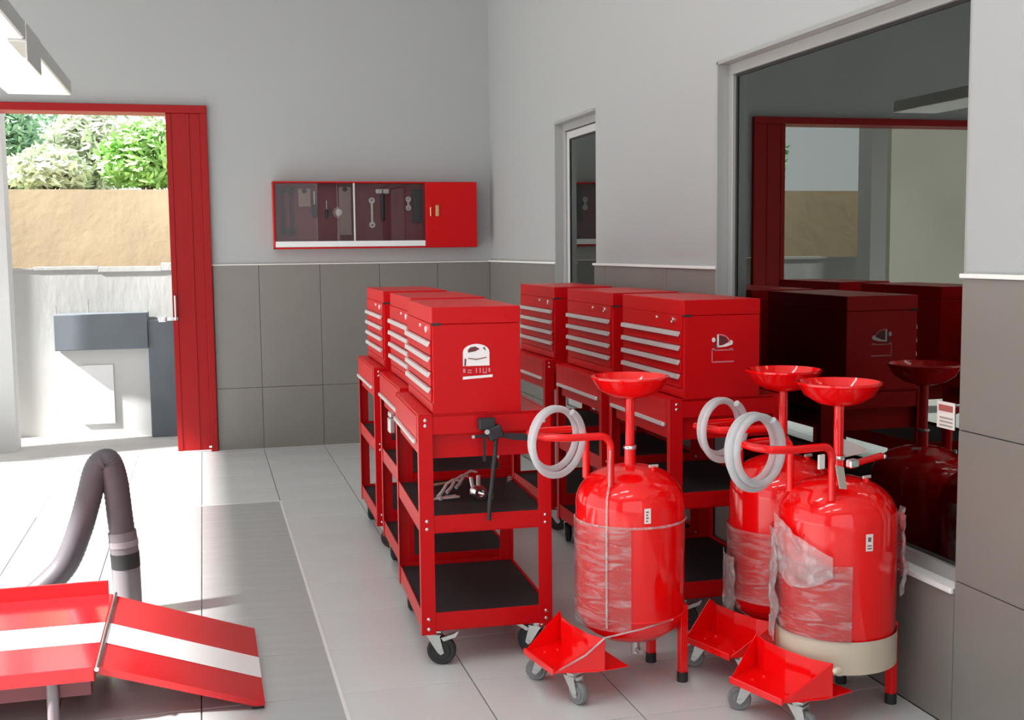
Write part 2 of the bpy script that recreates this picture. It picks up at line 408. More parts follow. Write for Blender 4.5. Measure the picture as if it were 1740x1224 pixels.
for a in ((248, 276, YW+1.85, .44, .40, LEAF1, 'fresh green rounded shrub at the right above the tan wall'),
          (150, 262, YW+2.75, .46, .50, LEAF3, 'pale sunlit shrub in the middle above the tan wall'),
          (90, 225, YW+3.95, .75, .70, LEAF2, 'tall blue-green shrub behind the pale ones at left'),
          (85, 298, YW+1.82, .40, .26, LEAF3, 'low straw-pale bush along the tan wall edge'),
          (14, 262, YW+2.30, .32, .50, LEAF2, 'mid green shrub at the far left of the doorway view'),
          (290, 225, YW+5.6, .55, .75, LEAF3, 'pale shrub far back at the right of the doorway view')): shrub(*a)
tag(MB().box(-9, 4, YW+1.4, 12, .5, zt2-.02).build('hillside', M('hill_soil', (.40, .40, .25), .95, var=.3, vscale=1.2)), kind='structure')

# ------------------------------------------------------------------ overhead white duct at the upper left
a = at(120, 162, 2, 2.5); b = at(20, 165, 2, 2.5)
dk = thing('overhead_duct', 'long flat white overhead duct with grey side strip above the doorway', 'duct', (0, 0, 2.5))
MB().box(b.x, a.x, -7.5, a.y, 0, .075, bev=.004).build('duct_body', WHITE, dk)
MB().box(a.x, a.x+.008, -7.5, a.y-.02, .002, .085, bev=.002).build('side_strip', ZINC, dk)
p = at(55, 95, 2, 2.46)
MB().box(a.x-.07, a.x+.014, p.y-.25, p.y+.25, -.012, 0, bev=.002).box(a.x+.008, a.x+.016, p.y-.25, p.y+.25, -.10, .08, bev=.002).build('bracket', ZINC, dk)
for y in (-5.2, -7.0):
    MB().cyl((b.x+.1, y, .07), (b.x+.1, y, 2.1), .006, 8).cyl((a.x-.1, y, .07), (a.x-.1, y, 2.1), .006, 8).build('hanger_rod', ZINC, dk)

# ------------------------------------------------------------------ wall cabinet with glass front
CY = -.12
cl = at(466, 424, 1, CY); ct = at(466, 307, 1, CY); crr = at(811, 416, 1, CY); cg = at(723, 405, 1, CY)
X0, X1, XG, Z0, Z1 = cl.x, crr.x, cg.x, 1.49, 1.985
cb = thing('wall_cabinet', 'red wall cabinet with glass front and solid right door', 'cabinet', (0, 0, 0))
m = MB(); t_ = .012
m.box(X0, X1, CY+.004, 0.0, Z1-t_, Z1, bev=.003).box(X0, X1, CY+.004, 0, Z0, Z0+t_, bev=.003).box(X0, X0+t_, CY+.004, 0, Z0, Z1, bev=.003).box(X1-t_, X1, CY+.004, 0, Z0, Z1, bev=.003).box(XG, XG+t_, CY+.004, 0, Z0, Z1)
m.build('body', RED, cb)
MB().box(X0+t_, XG, -.012, -.002, Z0+t_, Z1-t_).build('back_panel', BROWN, cb)
cd = MB().box(XG+.004, X1-.002, CY-.012, CY+.004, Z0+.004, Z1-.004, bev=.003).build('door', RED, cb)
hx = at(733, 360, 1, CY).x; hzz = at(733, 360, 1, CY).z
MB().tube([(hx, CY-.012, hzz-.03), (hx-.012, CY-.035, hzz-.03), (hx-.012, CY-.035, hzz+.03), (hx, CY-.012, hzz+.03)], .005, 8).build('handle', M('brass', (.75, .5, .25), .3, metal=1, var=.05), cd, smooth=True)
MB().box(hx+.03, hx+.055, CY-.02, CY-.012, hzz-.035, hzz+.05, bev=.003).build('lock_plate', M('brass', (.75, .5, .25)), cd)
XM = at(602, 360, 1, CY).x
for g0, g1 in ((X0+.014, XM), (XM, XG-.002)):
    gp = MB().box(g0, g1, CY-.002, CY+.002, Z0+.055, Z1-.014).build('glass_panel', GLASS_CAB, cb)
MB().box(XM-.006, XM+.006, CY-.004, CY+.003, Z0+.055, Z1-.012).build('mullion', ALU, cb)
MB().box(X0+.012, XG-.001, CY-.006, CY+.006, Z0+.014, Z0+.056, bev=.002).build('bottom_rail', WHITE, cb)
YT = -.014
def hang(name, label, px, y_top, y_bot, wpx, mat, kind):
    a_ = at(px, y_top, 1, -.05); b_ = at(px, y_bot, 1, -.05); ww = wpx/233; h = a_.z-b_.z
    o = thing(name, label, 'tool', (a_.x, -.034, b_.z))
    if kind == 'wrench':
        MB().box(-ww*.22, ww*.22, -.006, .006, .03, h-.03, bev=.003).build('shank', mat, o)
        for z in (.03, h-.03):
            q = MB(); q.lathe([(ww*.25, -.008), (ww*.6, -.008), (ww*.6, .008), (ww*.25, .008), (ww*.25, -.008)], 16, (0, 0, z), (0, 1, 0)); q.build('ring_end', mat, o, smooth=True)
    elif kind == 'driver':
        MB().lathe([(0, 0), (ww*.25, .005), (ww*.5, .03), (ww*.42, h*.45), (ww*.2, h*.5), (0, h*.5)], 12).build('handle', TOOLBLK, o, smooth=True)
        MB().cyl((0, 0, h*.5), (0, 0, h), ww*.14, 10).build('shank', mat, o, smooth=True)
    elif kind == 'hammer':
        MB().cyl((0, 0, 0), (0, 0, h-.02), ww*.18, 10).build('handle', TOOLBLK, o, smooth=True)
        MB().box(-ww*.6, ww*.6, -.014, .014, h-.05, h-.012, bev=.006).build('head', mat, o)
    elif kind == 'socket':
        MB().cyl((0, -.02, h*.5), (0, .02, h*.5), ww*.5, 18).build('body', mat, o, smooth=True)
        MB().cyl((0, -.024, h*.5), (0, -.019, h*.5), ww*.3, 18).build('face', STEEL, o, smooth=True)
    elif kind == 'bar':
        MB().box(-ww*.5, ww*.5, -.012, .012, 0, h, bev=.005).build('body', mat, o)
        MB().cyl((0, -.013, h-.02), (0, -.011, h-.02), ww*.2, 10).build('hole', TOOLBLK, o)
PALEST = M('pale_bronze', (.36, .25, .22), .5, metal=.4, var=.1)
for a in (('long_wrench', 'dark wrench hanging at the far left inside the glass cabinet', 480, 318, 400, 9, TOOLBLK, 'wrench'),
          ('long_wrench', 'second dark wrench from the left inside the glass cabinet', 494, 316, 402, 10, TOOLBLK, 'wrench'),
          ('hacksaw_frame', 'flat bronze coloured bar near the left of the glass cabinet', 517, 320, 352, 22, PALEST, 'bar'),
          ('screwdriver', 'black handled screwdriver left of the round gauge in the cabinet', 534, 325, 370, 10, STEEL, 'driver'),
          ('screwdriver', 'longer black handled screwdriver beside the round gauge in the cabinet', 555, 340, 372, 7, STEEL, 'driver'),
          ('flat_bar', 'pale upright flat bar just left of the cabinet mullion', 586, 317, 400, 22, PALEST, 'bar'),
          ('round_gauge', 'round pale gauge hanging left of the cabinet mullion', 575, 348, 374, 20, PALEST, 'socket'),
          ('combination_wrench', 'bright long wrench just right of the cabinet mullion', 632, 334, 389, 9, STEEL, 'wrench'),
          ('hammer', 'steel headed hammer right of the bright wrench in the cabinet', 650, 318, 375, 20, STEEL, 'hammer'),
          ('chisel', 'short bright chisel near the right end of the cabinet glass', 694, 332, 360, 8, STEEL, 'wrench'),
          ('dark_bar', 'dark bar at the right end behind the cabinet glass', 708, 322, 378, 16, TOOLBLK, 'bar')):
    hang(*a)

# ------------------------------------------------------------------ service carts
CWX, CLY = .475, .69
def make_caster(parent, x, y, rz, r=.052, ztop=.128, brake=True, wm=None):
    f = MB(); c, s_ = math.cos(rz), math.sin(rz)
    R_ = Matrix.Rotation(rz, 4, 'Z')
    f.box(-.035, .035, -.03, .03, ztop-.006, ztop, bev=.002)
    f.cyl((0, 0, ztop-.02), (0, 0, ztop-.006), .02, 14)
    off = .03
    for sgn in (-1, 1):
        f.prism([(-.022, ztop-.018), (.026, ztop-.018), (off+.012, r-.006), (off, r-.014), (off-.012, r-.004)], 1, sgn*.019-.0015, sgn*.019+.0015)
    f.box(-.022, .03, -.02, .02, ztop-.021, ztop-.017)
    f.cyl((off, -.024, r), (off, .024, r), .006, 10)
    if brake: f.prism([(.03, ztop-.03), (.08, ztop-.012), (.092, ztop-.002), (.094, ztop-.008), (.084, ztop-.024), (.04, ztop-.042)], 1, -.014, .014)
    bmesh.ops.transform(f.bm, matrix=R_, verts=f.bm.verts)
    fo = f.build('caster', ZINC, parent, smooth=True, loc=(x, y, 0))
    wv = MB().lathe([(.012, -.016), (r*.62, -.016), (r*.66, -.012), (r*.9, -.013), (r, -.008), (r, .008), (r*.9, .013), (r*.66, .012), (r*.62, .016), (.012, .016), (.012, -.016)], 28, (off, 0, r), (0, 1, 0))
    bmesh.ops.transform(wv.bm, matrix=R_, verts=wv.bm.verts)
    wv.build('wheel', wm or BLACK, fo, smooth=True)
    return fo
def make_cart():
    root = thing('service_cart', 'x', 'cart', group='red service carts under the tool chests')
    hx, hy = CWX/2, CLY/2; t = .003; pw_ = .05
    for sx in (-1, 1):
        for sy in (-1, 1):
            m = MB()
            x0, x1 = sorted((sx*hx, sx*(hx-pw_))); y0, y1 = sorted((sy*hy, sy*(hy-t))); m.box(x0, x1, y0, y1, .118, .902, bev=.001)
            x0, x1 = sorted((sx*hx, sx*(hx-t))); y0, y1 = sorted((sy*hy, sy*(hy-.035))); m.box(x0, x1, y0, y1, .118, .902, bev=.001)
            m.build('post', RED, root)
    e = .0035
    m = MB().box(-hx+e, hx-e, -hy+e, hy-e, .895, .903)
    for sy in (-1, 1):
        y0, y1 = sorted((sy*(hy-e), sy*(hy-e-.012))); m.box(-hx+e, hx-e, y0, y1, .832, .905, bev=.002)
    m.box(hx-e-.012, hx-e, -hy+e, hy-e, .832, .905, bev=.002)
    m.build('top_tray', RED, root)
    for sy in (-1, 1):
        y0, y1 = sorted((sy*(hy-.03), sy*(hy-.034))); MB().box(-hx+.02, hx-.02, y0, y1, .745, .84).build('side_panel', RED, root)
    d = MB().box(-hx-.002, -hx+.012, -hy+.038, hy-.038, .805, .896, bev=.002).box(-hx+.012, hx-.06, -hy+.06, hy-.06, .75, .80).build('drawer', RED, root)
    MB().box(-hx-.014, -hx-.001, -hy+.045, hy-.045, .797, .813, bev=.004).build('pull', ALU, d)
    for z0, z1 in ((.482, .545), (.130, .196)):
        m = MB()
        for sy in (-1, 1):
            y0, y1 = sorted((sy*(hy-e), sy*(hy-e-.004))); m.box(-hx+e, hx-e, y0, y1, z0, z1, bev=.001)
        for sx in (-1, 1):
            x0, x1 = sorted((sx*(hx-e), sx*(hx-e-.004))); m.box(x0, x1, -hy+e, hy-e, z0, z1, bev=.001)
        m.box(-hx+e, hx-e, -hy+e, hy-e, z0, z0+.004)
        s_ = m.build('shelf', RED, root)
        MB().box(-hx+.009, hx-.009, -hy+.009, hy-.009, z0+.004, z1-.012).build('shelf_mat', MAT_B, s_)
    sm = None
    for sx in (-1, 1):
        for z in (.885, .866, .528, .500, .176, .148):
            if sx < 0 and z == .148: z = .14
            loc = (sx*(hx-.024), -hy, z)
            if sm is None: sm = MB().lathe([(.0065, 0), (.006, .003), (.003, .0045), (0, .0048)], 10, (0, 0, 0), (0, -1, 0)).build('screw', CHROME, root, smooth=True, loc=loc)
            else: dup(sm, 'screw', root, loc)
    for i, (x, y, rz) in enumerate(((-hx+.045, -hy+.04, -.35), (hx-.045, -hy+.04, 2.4), (-hx+.045, hy-.04, 1.2), (hx-.045, hy-.04, .4))):
        make_caster(root, x, y, rz)
    return root
CD, CL, CH = .315, .66, .372
def make_chest():
    root = thing('tool_chest', 'x', 'tool chest', group='red tool chests on the service carts')
    hx, hy = CD/2, CL/2
    MB().box(-hx+.004, hx, -hy, hy, 0, .312, bev=.002).build('body', RED, root)
    ld = MB().box(-hx+.002, hx+.001, -hy-.001, hy+.001, .3132, CH, bev=.003).build('lid', RED, root)
    MB().box(-hx+.001, -hx+.035, -hy-.0016, -hy+.004, .3085, .3175).build('corner_gap', BLACK, ld)
    MB().box(-hx-.002, -hx+.004, -hy+.012, hy-.012, .256, .313, bev=.001).build('front_panel', RED, root)
    zs = [.254, .200, .146, .092]
    for z in zs:
        d = MB().box(-hx-.003, -hx+.004, -hy+.022, hy-.022, z-.051, z-.001, bev=.0015).build('drawer', RED, root)
        MB().prism([(-hx-.003, z-.001), (-hx-.014, z-.002), (-hx-.016, z-.018), (-hx-.010, z-.020), (-hx-.003, z-.008)], 1, -hy+.024, hy-.024).build('pull', ALU, d)
    MB().box(-hx, -hx+.004, -hy+.004, hy-.004, .004, .036, bev=.001).build('plinth', RED, root)
    MB().lathe([(.013, 0), (.013, .005), (.009, .007), (.005, .005), (0, .005)], 16, (-hx-.002, -hy+.09, .292), (-1, 0, 0)).build('lock', CHROME, root, smooth=True)
    MB().lathe([(.007, 0), (.006, .004), (0, .005)], 12, (-hx-.002, -hy+.26, .296), (-1, 0, 0)).build('latch_stud', CHROME, root, smooth=True)
    return root
def cart_pos(near_x, near_y, rz):     # front-near corner -> centre
    v = Vector((CWX/2, CLY/2, 0)); v.rotate(Matrix.Rotation(rz, 3, 'Z')); return Vector((near_x, near_y, 0))+v
cart0 = make_cart(); chest0 = make_chest()
R3 = math.radians
spots = [(-1.462, -4.92, R3(-2.5), 'left row, nearest', 'holding tools on its middle shelf, nearest in the left row'),
         (-1.395, -4.115, R3(-1.5), 'left row, middle', 'middle of the left row'),
         (-1.378, -3.24, R3(-1.0), 'left row, farthest', 'farthest in the left row by the back wall'),
         (-.486, -4.83, 0, 'right row, nearest', 'nearest in the right row behind the oil drainers'),
         (-.480, -4.025, 0, 'right row, middle', 'middle of the right row'),
         (-.480, -3.14, 0, 'right row, farthest', 'farthest in the right row beside the small window')]
chests = []; carts = []
for i, (x, y, rz, nm, lb) in enumerate(spots):
    c = cart0 if i == 0 else copy_tree(cart0); h = chest0 if i == 0 else copy_tree(chest0)
    p = cart_pos(x, y, rz); c.location = p; c.rotation_euler.z = rz
    v = Vector((.052+CD/2, CL/2+.004, 0)); v.rotate(Matrix.Rotation(rz, 3, 'Z')); h.location = Vector((x, y, .905))+v; h.rotation_euler.z = rz
    c['label'] = 'open red steel service cart, ' + lb
    h['label'] = 'red tool chest with four silver drawer pulls, ' + {0: 'filled white emblem, nearest left', 1: 'middle of the left row', 2: 'farthest of the left row', 3: 'outlined emblem, nearest right', 4: 'middle of the right row', 5: 'farthest of the right row'}[i]
    chests.append(h); carts.append(c)
# emblems on the two chest ends that face us (x across, z up, on the end face y = -CL/2)
def decal(parent, name, mat, polys, ylift=.001):
    m = MB(); y = -CL/2-ylift
    for poly in polys: m.prism(poly, 1, y-.0006, y)
    return m.build(name, mat, parent)
def arch(x0, x1, z0, z1, n=10):        # arched outline
    r = (x1-x0)/2; cx = (x0+x1)/2
    return [(x0, z0), (x1, z0)] + [(cx+r*math.cos(PI*k/n), z1-r*.62+r*.62*math.sin(PI*k/n)) for k in range(n+1)]
def ell(cx, cz, rx, rz, n=16): return [(cx+rx*math.cos(2*PI*k/n), cz+rz*math.sin(2*PI*k/n)) for k in range(n)]
def rc(x0, x1, z0, z1): return [(x0, z0), (x1, z0), (x1, z1), (x0, z1)]
ex, ez = .0, .13
h = chests[0]
em = decal(h, 'emblem', LOGO_W, [arch(ex-.048, ex+.046, ez+.035, ez+.112)])
decal(em, 'emblem_window', LOGO_D, [[(ex-.03, ez+.082), (ex-.004, ez+.086), (ex+.012, ez+.094), (ex-.004, ez+.103), (ex-.022, ez+.1), (ex-.03, ez+.092)], [(ex+.022, ez+.098), (ex+.034, ez+.086), (ex+.03, ez+.1)], [(ex-.044, ez+.036), (ex-.038, ez+.036), (ex-.036, ez+.06), (ex-.042, ez+.062)]], .0018)
decal(em, 'emblem_stroke', M('logo_brown', (.32, .17, .14), .5, var=.05), [[(ex-.03, ez+.060), (ex+.0, ez+.055), (ex+.036, ez+.062), (ex+.036, ez+.066), (ex+.0, ez+.060), (ex-.03, ez+.064)]], .0018)  # thin brown stroke printed below the emblem window
decal(em, 'emblem_lettering', LOGO_P, [rc(ex-.048, ex-.04, ez+.012, ez+.026), rc(ex-.032, ex-.018, ez+.010, ez+.014), rc(ex-.032, ex-.018, ez+.018, ez+.022), rc(ex-.003, ex+.001, ez+.010, ez+.027), rc(ex+.010, ex+.0145, ez+.010, ez+.027), rc(ex+.022, ex+.025, ez+.010, ez+.027), rc(ex+.033, ex+.036, ez+.010, ez+.027), rc(ex+.022, ex+.036, ez+.008, ez+.012), rc(ex+.042, ex+.048, ez+.012, ez+.026)])
decal(em, 'emblem_bar', LOGO_W, [[(ex-.05, ez-.012), (ex+.056, ez-.006), (ex+.057, ez+.003), (ex-.049, ez-.002)]])
h = chests[3]; ex = .008
em = decal(h, 'emblem', LOGO_W, [rc(ex-.028, ex-.021, ez+.062, ez+.108), [(ex-.026, ez+.06), (ex+.01, ez+.063), (ex+.034, ez+.07), (ex+.038, ez+.08), (ex+.03, ez+.088), (ex+.018, ez+.078), (ex-.006, ez+.068), (ex-.026, ez+.067)], ell(ex-.042, ez+.09, .007, .009)])
n = 8; pts = [(ex-.026+.052*math.sin(PI/2*k/n), ez+.078+.034*math.cos(PI/2*k/n)) for k in range(n+1)]
decal(em, 'emblem_roof', LOGO_P, [[a, b, (b[0]-.003, b[1]-.004), (a[0]-.003, a[1]-.004)] for a, b in zip(pts, pts[1:])])
decal(em, 'emblem_window', LOGO_D, [[(ex-.019, ez+.07), (ex+.0, ez+.072), (ex+.016, ez+.082), (ex+.008, ez+.1), (ex-.019, ez+.105)], [(ex-.04, ez+.058), (ex-.03, ez+.056), (ex-.03, ez+.1), (ex-.036, ez+.086)]], .0014)
decal(em, 'emblem_outline', LOGO_P, [rc(ex-.05, ex-.046, ez+.004, ez+.05), rc(ex-.05, ex+.042, ez+.003, ez+.008), rc(ex-.05, ex+.04, ez+.048, ez+.052), ell(ex-.043, ez+.053, .006, .005), ell(ex+.03, ez+.053, .008, .0035)])

# ---- things on and in the nearest left cart
c1 = carts[0]; cx_, cy_ = c1.location.x, c1.location.y; ZS = .534
NY = cy_-CLY/2
def shelf_pt(px, py, z=ZS): return at(px, py, 2, z)
bundle = [(px, 838-2*k) for k, px in enumerate((776, 784, 791, 798, 805))]
for k, (px, py) in enumerate(((770, 846), (785, 838), (800, 830))):
    p = shelf_pt(px, py); L_ = .13
    pts = [Vector((0, 0, .006)), Vector((.02, .02, .018)), Vector((.045, .045, .045)), Vector((.075, .06, .058)), Vector((.10, .065, .05))]
    o = MB().tube(pts, .006, 8, rf=lambda t: 1.25-.5*t).build('bent_spanner', M('satin_steel', (.80, .77, .74), .35, metal=.35, var=.05), smooth=True, loc=(p.x-.06, p.y, ZS))
    tag(o, 'bright curved spanner on the middle cart shelf, %s of three' % ('left', 'middle', 'right')[k], 'spanner', 'curved spanners on the cart shelf')
p = shelf_pt(813, 850)
o = thing('steel_clamp', 'chunky bright steel pipe clamp beside the curved spanners', 'clamp', (p.x, p.y, ZS))
MB().lathe([(.014, -.02), (.027, -.02), (.029, -.012), (.029, .012), (.027, .02), (.014, .02), (.014, -.02)], 22, (0, 0, .029), (.35, -1, 0)).build('body', CHROME, o, smooth=True)
MB().cyl((0, .0, .055), (.008, .03, .085), .008, 12).cyl((-.02, .01, .05), (-.02, .035, .08), .007, 12).build('screw', STEEL, o, smooth=True)
p = shelf_pt(834, 848)
o = thing('blue_cap', 'small pale blue capped bottle right of the steel clamp', 'bottle', (p.x, p.y, ZS))
MB().lathe([(0, 0), (.010, 0), (.010, .022), (.005, .028), (0, .028)], 12).build('body', M('pale_blue_plastic', (.35, .48, .62), .4, var=.05), o, smooth=True)
MB().cyl((0, 0, .027), (0, 0, .036), .005, 10).build('cap', WHITE, o, smooth=True)
p = shelf_pt(742, 828); q = shelf_pt(762, 824)
o = thing('red_tip_rod', 'wooden rod with a red tip lying at the shelf left', 'rod', (p.x, p.y, ZS+.008))
MB().cyl((-.02, 0, 0), (q.x-p.x, q.y-p.y, .0), .006, 10).build('shaft', M('wood_rod', (.55, .38, .22), .6, var=.2, vscale=30), o, smooth=True)
MB().cyl((q.x-p.x, q.y-p.y, 0), (q.x-p.x+.02, q.y-p.y+.002, 0), .008, 10).build('tip', RED, o, smooth=True)
p = shelf_pt(748, 850)
o = thing('flat_pliers', 'small dull steel pliers lying near the shelf front left', 'pliers', (p.x, p.y, ZS), .3)
for s_ in (-1, 1):
    MB().tube([(-.04, s_*.003, .006), (0, 0, .006), (.03, s_*.012, .006), (.075, s_*.014, .006)], .005, 8).build('handle', STEEL, o, smooth=True)
MB().cyl((0, 0, .0), (0, 0, .013), .010, 12).build('pivot', STEEL, o, smooth=True)
p = shelf_pt(866, 818)
o = thing('small_fitting', 'tiny bright fitting at the back right of the cart shelf', 'fitting', (p.x, p.y, ZS))
MB().lathe([(0, 0), (.014, 0), (.014, .008), (.007, .010), (.007, .024), (0, .024)], 12).build('stem', CHROME, o, smooth=True)
MB().lathe([(.007, .014), (.010, .016), (.007, .018)], 12).build('ring', STEEL, o, smooth=True)
# work light hooked over the tray edge, its cable draped down
p = at(826, 726, 1, NY-.02)
o = thing('clamp_lamp', 'black clamp lamp hooked on the side of the nearest left cart', 'lamp', (p.x, NY-.006, p.z))
MB().box(-.03, .03, -.035, -.0, -.008, .034, bev=.006).box(-.008, .046, -.045, -.005, -.05, -.004, bev=.006, rot=Matrix.Rotation(-.35, 4, 'Y')).build('housing', TOOLBLK, o)
MB().cyl((-.005, -.04, -.012), (-.005, -.05, -.012), .009, 12).cyl((-.05, -.02, -.03), (-.05, -.03, -.03), .006, 10).build('bolt', CHROME, o, smooth=True)
MB().box(-.055, .03, -.02, -.01, -.036, -.026, bev=.003).prism([(.04, -.022), (.15, -.03), (.15, -.055), (.10, -.05), (.04, -.034)], 1, -.022, -.014).build('arm', TOOLBLK, o)
MB().box(-.012, -.002, -.018, -.012, -.12, -.02).tube([(.034, -.02, -.03), (.03, -.018, -.1), (.02, -.012, -.2), (.008, -.02, -.27), (.004, -.022, -.33)], .008, 8).build('cable', BLACK, o)
# cup hung on the middle left cart
p = at(673, 706, 0, spots[1][0]-.02)
o = thing('padlock_box', 'small grey metal box hanging on the middle left cart front', 'box', (p.x-.02, p.y, p.z-.02))
MB().box(-.012, .012, -.03, .03, -.05, .01, bev=.004).build('body', ZINC, o)
MB().box(-.010, .012, -.03, .03, .015, .035, bev=.004).build('cover', ZINC, o)

# ------------------------------------------------------------------ oil drainers
TR = .185
def make_drainer(bowl_dx=0):
    root = thing('oil_drainer', 'x', 'oil drainer', group='red oil drainers')
    prof = [(0, .145), (.06, .148), (.12, .165), (.165, .20), (TR, .25), (TR, .62)]
    for k in range(1, 10):
        a = PI/2*k/9; prof.append((TR*math.cos(a)**.85 if k < 9 else 0, .62+.125*math.sin(a)))
    tk = MB().lathe(prof, 56).build('tank', RED_T, root, smooth=True)
    MB().lathe([(TR+.0005, .246), (TR+.003, .25), (TR+.0005, .254)], 56).build('weld_seam', RED_T, tk, smooth=True)
    for s_ in (-1, 1):
        lg = MB().box(.13, .158, s_*.105-.013, s_*.105+.013, .028, .27, bev=.002).build('leg', RED_T, root)
        MB().cyl((.144, s_*.105, 0), (.144, s_*.105, .034), .019, 14).build('rubber_foot', BLACK, lg, smooth=True)
        MB().lathe([(.006, 0), (.005, .003), (0, .004)], 10, (.158, s_*.105, .25), (1, 0, 0)).build('bolt', CHROME, lg, smooth=True)
    # folded tray: back wall, floor plate, two sloping cheeks
    m = MB(); t = .003
    m.prism([(-.10, -.165), (-.215, -.165), (-.345, -.115), (-.345, .115), (-.215, .165), (-.10, .165)], 2, .108, .111)
    m.prism([(-.165, .111), (-.165, -.0), (-.165, .111)][:0] or [(-.165, -.165), (-.19, -.165), (-.215, -.10), (-.222, 0), (-.215, .10), (-.19, .165), (-.165, .165), (-.187, .165), (-.212, .10), (-.219, 0), (-.212, -.10), (-.187, -.165)][1:6] + [(-.187, .165), (-.212, .10), (-.219, 0), (-.212, -.10), (-.187, -.165)], 2, .111, .215)
    for s_ in (-1, 1):
        A = Vector((-.19, s_*.165, .215)); B = Vector((-.345, s_*.115, .111)); D = Vector((-.19, s_*.165, .111)); off = Vector((0, -s_*t, 0))
        vs_ = [m.bm.verts.new(q) for q in (A, B, D)]; ws = [m.bm.verts.new(q+off) for q in (A, B, D)]
        m.bm.faces.new(vs_); m.bm.faces.new(ws[::-1])
        for i in range(3): m.bm.faces.new((vs_[i], ws[i], ws[(i+1) % 3], vs_[(i+1) % 3]))
    m.box(-.351, -.345, -.115, .115, .10, .122, bev=.002)
    ty = m.build('tray', RED_T, root)
    bo = None
    for s_ in (-1, 1):
        for dx in (0, .05):
            l = (-.29+dx, s_*.075, .111)
            if bo is None: bo = MB().lathe([(.007, 0), (.006, .004), (0, .005)], 10).build('bolt', RED_T, ty, smooth=True, loc=l)
            else: dup(bo, 'bolt', ty, l)
    for s_ in (-1, 1): make_caster(root, -.275, s_*.105, 1.9*s_+.6, r=.037, ztop=.107, brake=False, wm=M('grey_wheel', (.20, .20, .20), .4, var=.1))
    # push handle: two uprights bent forward into a loop
    def up(s_):
        P = [(-.122, s_*.088, .695), (-.122, s_*.088, .825)]
        for k in range(1, 6): a = PI/2*k/5; P.append((-.122-.04*(1-math.cos(a)), s_*.088, .825+.04*math.sin(a)))
        return P
    loop = up(-1) + [(-.28, -.086, .868), (-.345, -.06, .87), (-.36, 0, .871), (-.345, .06, .87), (-.28, .086, .868)] + up(1)[::-1]
    MB().tube(loop, .0125, 12).build('handle', RED_T, root, smooth=True)
    MB().cyl((0, 0, .735), (0, 0, .80), .019, 18).build('pole_socket', RED_T, root, smooth=True)
    MB().lathe([(.021, .796), (.023, .80), (.023, .806), (.021, .81)], 18).build('collar', CHROME, root, smooth=True)
    MB().cyl((0, 0, .79), (0, 0, .985), .0155, 18).build('pole', RED_T, root, smooth=True)
    b = bowl_dx
    prof = [(0, .972), (.03, .974), (.07, .985), (.105, 1.008), (.124, 1.036), (.128, 1.046), (.131, 1.047), (.130, 1.040), (.128, 1.036)]
    prof = [(.0, .968), (.03, .969), (.072, .980), (.108, 1.004), (.126, 1.034), (.132, 1.040), (.132, 1.046), (.125, 1.047), (.119, 1.038), (.10, 1.010), (.068, .988), (.03, .978), (0, .976)]
    MB().lathe(prof, 48, (b, 0, 0)).build('bowl', RED_T, root, smooth=True)
    v = MB().cyl((.045, -.075, .70), (.045, -.075, .745), .009, 12).build('valve', RED_T, root, smooth=True)
    MB().box(.03, .065, -.079, -.071, .742, .752, bev=.002).build('valve_lever', STEEL, v)
    MB().cyl((.02, 0, .085), (.02, 0, .15), .014, 12).cyl((.02, -.04, .10), (.02, 0, .10), .009, 10).build('drain_valve', ZINC, root, smooth=True)
    return root
dr0 = make_drainer()
dspots = [((-.79, -5.21), R3(9), 'beside the nearest left cart', 0), ((-.215, -5.20), R3(17), 'behind the taped one', .0), ((-.232, -5.60), R3(17), 'taped', 0)]
dlabels = ['red oil drainer wrapped in clear film, nearest the left cart row', 'red oil drainer half hidden behind the one with beige tape', 'red oil drainer with beige tape band round its tank bottom']
drs = []
for i, (xy, ph, nm, bd) in enumerate(dspots):
    d = dr0 if i == 0 else copy_tree(dr0)
    d.location = (*xy, 0); d.rotation_euler.z = ph; d['label'] = dlabels[i]; drs.append(d)
def ang_to_cam(i):
    xy, ph = dspots[i][:2]; v = Vector((CAM.x-xy[0], CAM.y-xy[1])); return math.atan2(v.y, v.x)-ph
# wrap film
def film(parent, name, mat, a0, a1, z0, z1, r, amp, seed, n=60, nz=36, top=None, bot=None):
    bm = bmesh.new(); g = []
    for j in range(nz+1):
        row = []
        for i in range(n+1):
            a = a0+(a1-a0)*i/n; s_ = i/n
            zt = z1 + (top(s_) if top else 0); zb = z0 + (bot(s_) if bot else 0)
            z = zb+(zt-zb)*j/nz
            rr = r + amp*(.5+noise.noise(Vector((a*3, z*14, seed)))+.5*noise.noise(Vector((a*9, z*34, seed+5))))
            if z < .25: rr = min(rr, TR+amp*2)
            row.append(bm.verts.new((rr*math.cos(a), rr*math.sin(a), z)))
        g.append(row)
    for j in range(nz):
        for i in range(n): bm.faces.new((g[j][i], g[j][i+1], g[j+1][i+1], g[j+1][i]))
    m = MB(); m.bm.free(); m.bm = bm
    return m.build(name, mat, parent, smooth=True)
ac = ang_to_cam(0)
film(drs[0], 'film_wrap', FILM, ac-2.2, ac+.02, .22, .565, TR+.004, .0025, 3)
MB().lathe([(TR+.003, .562), (TR+.007, .566), (TR+.003, .571)], 56).build('film_edge', FILM2, drs[0], smooth=True)
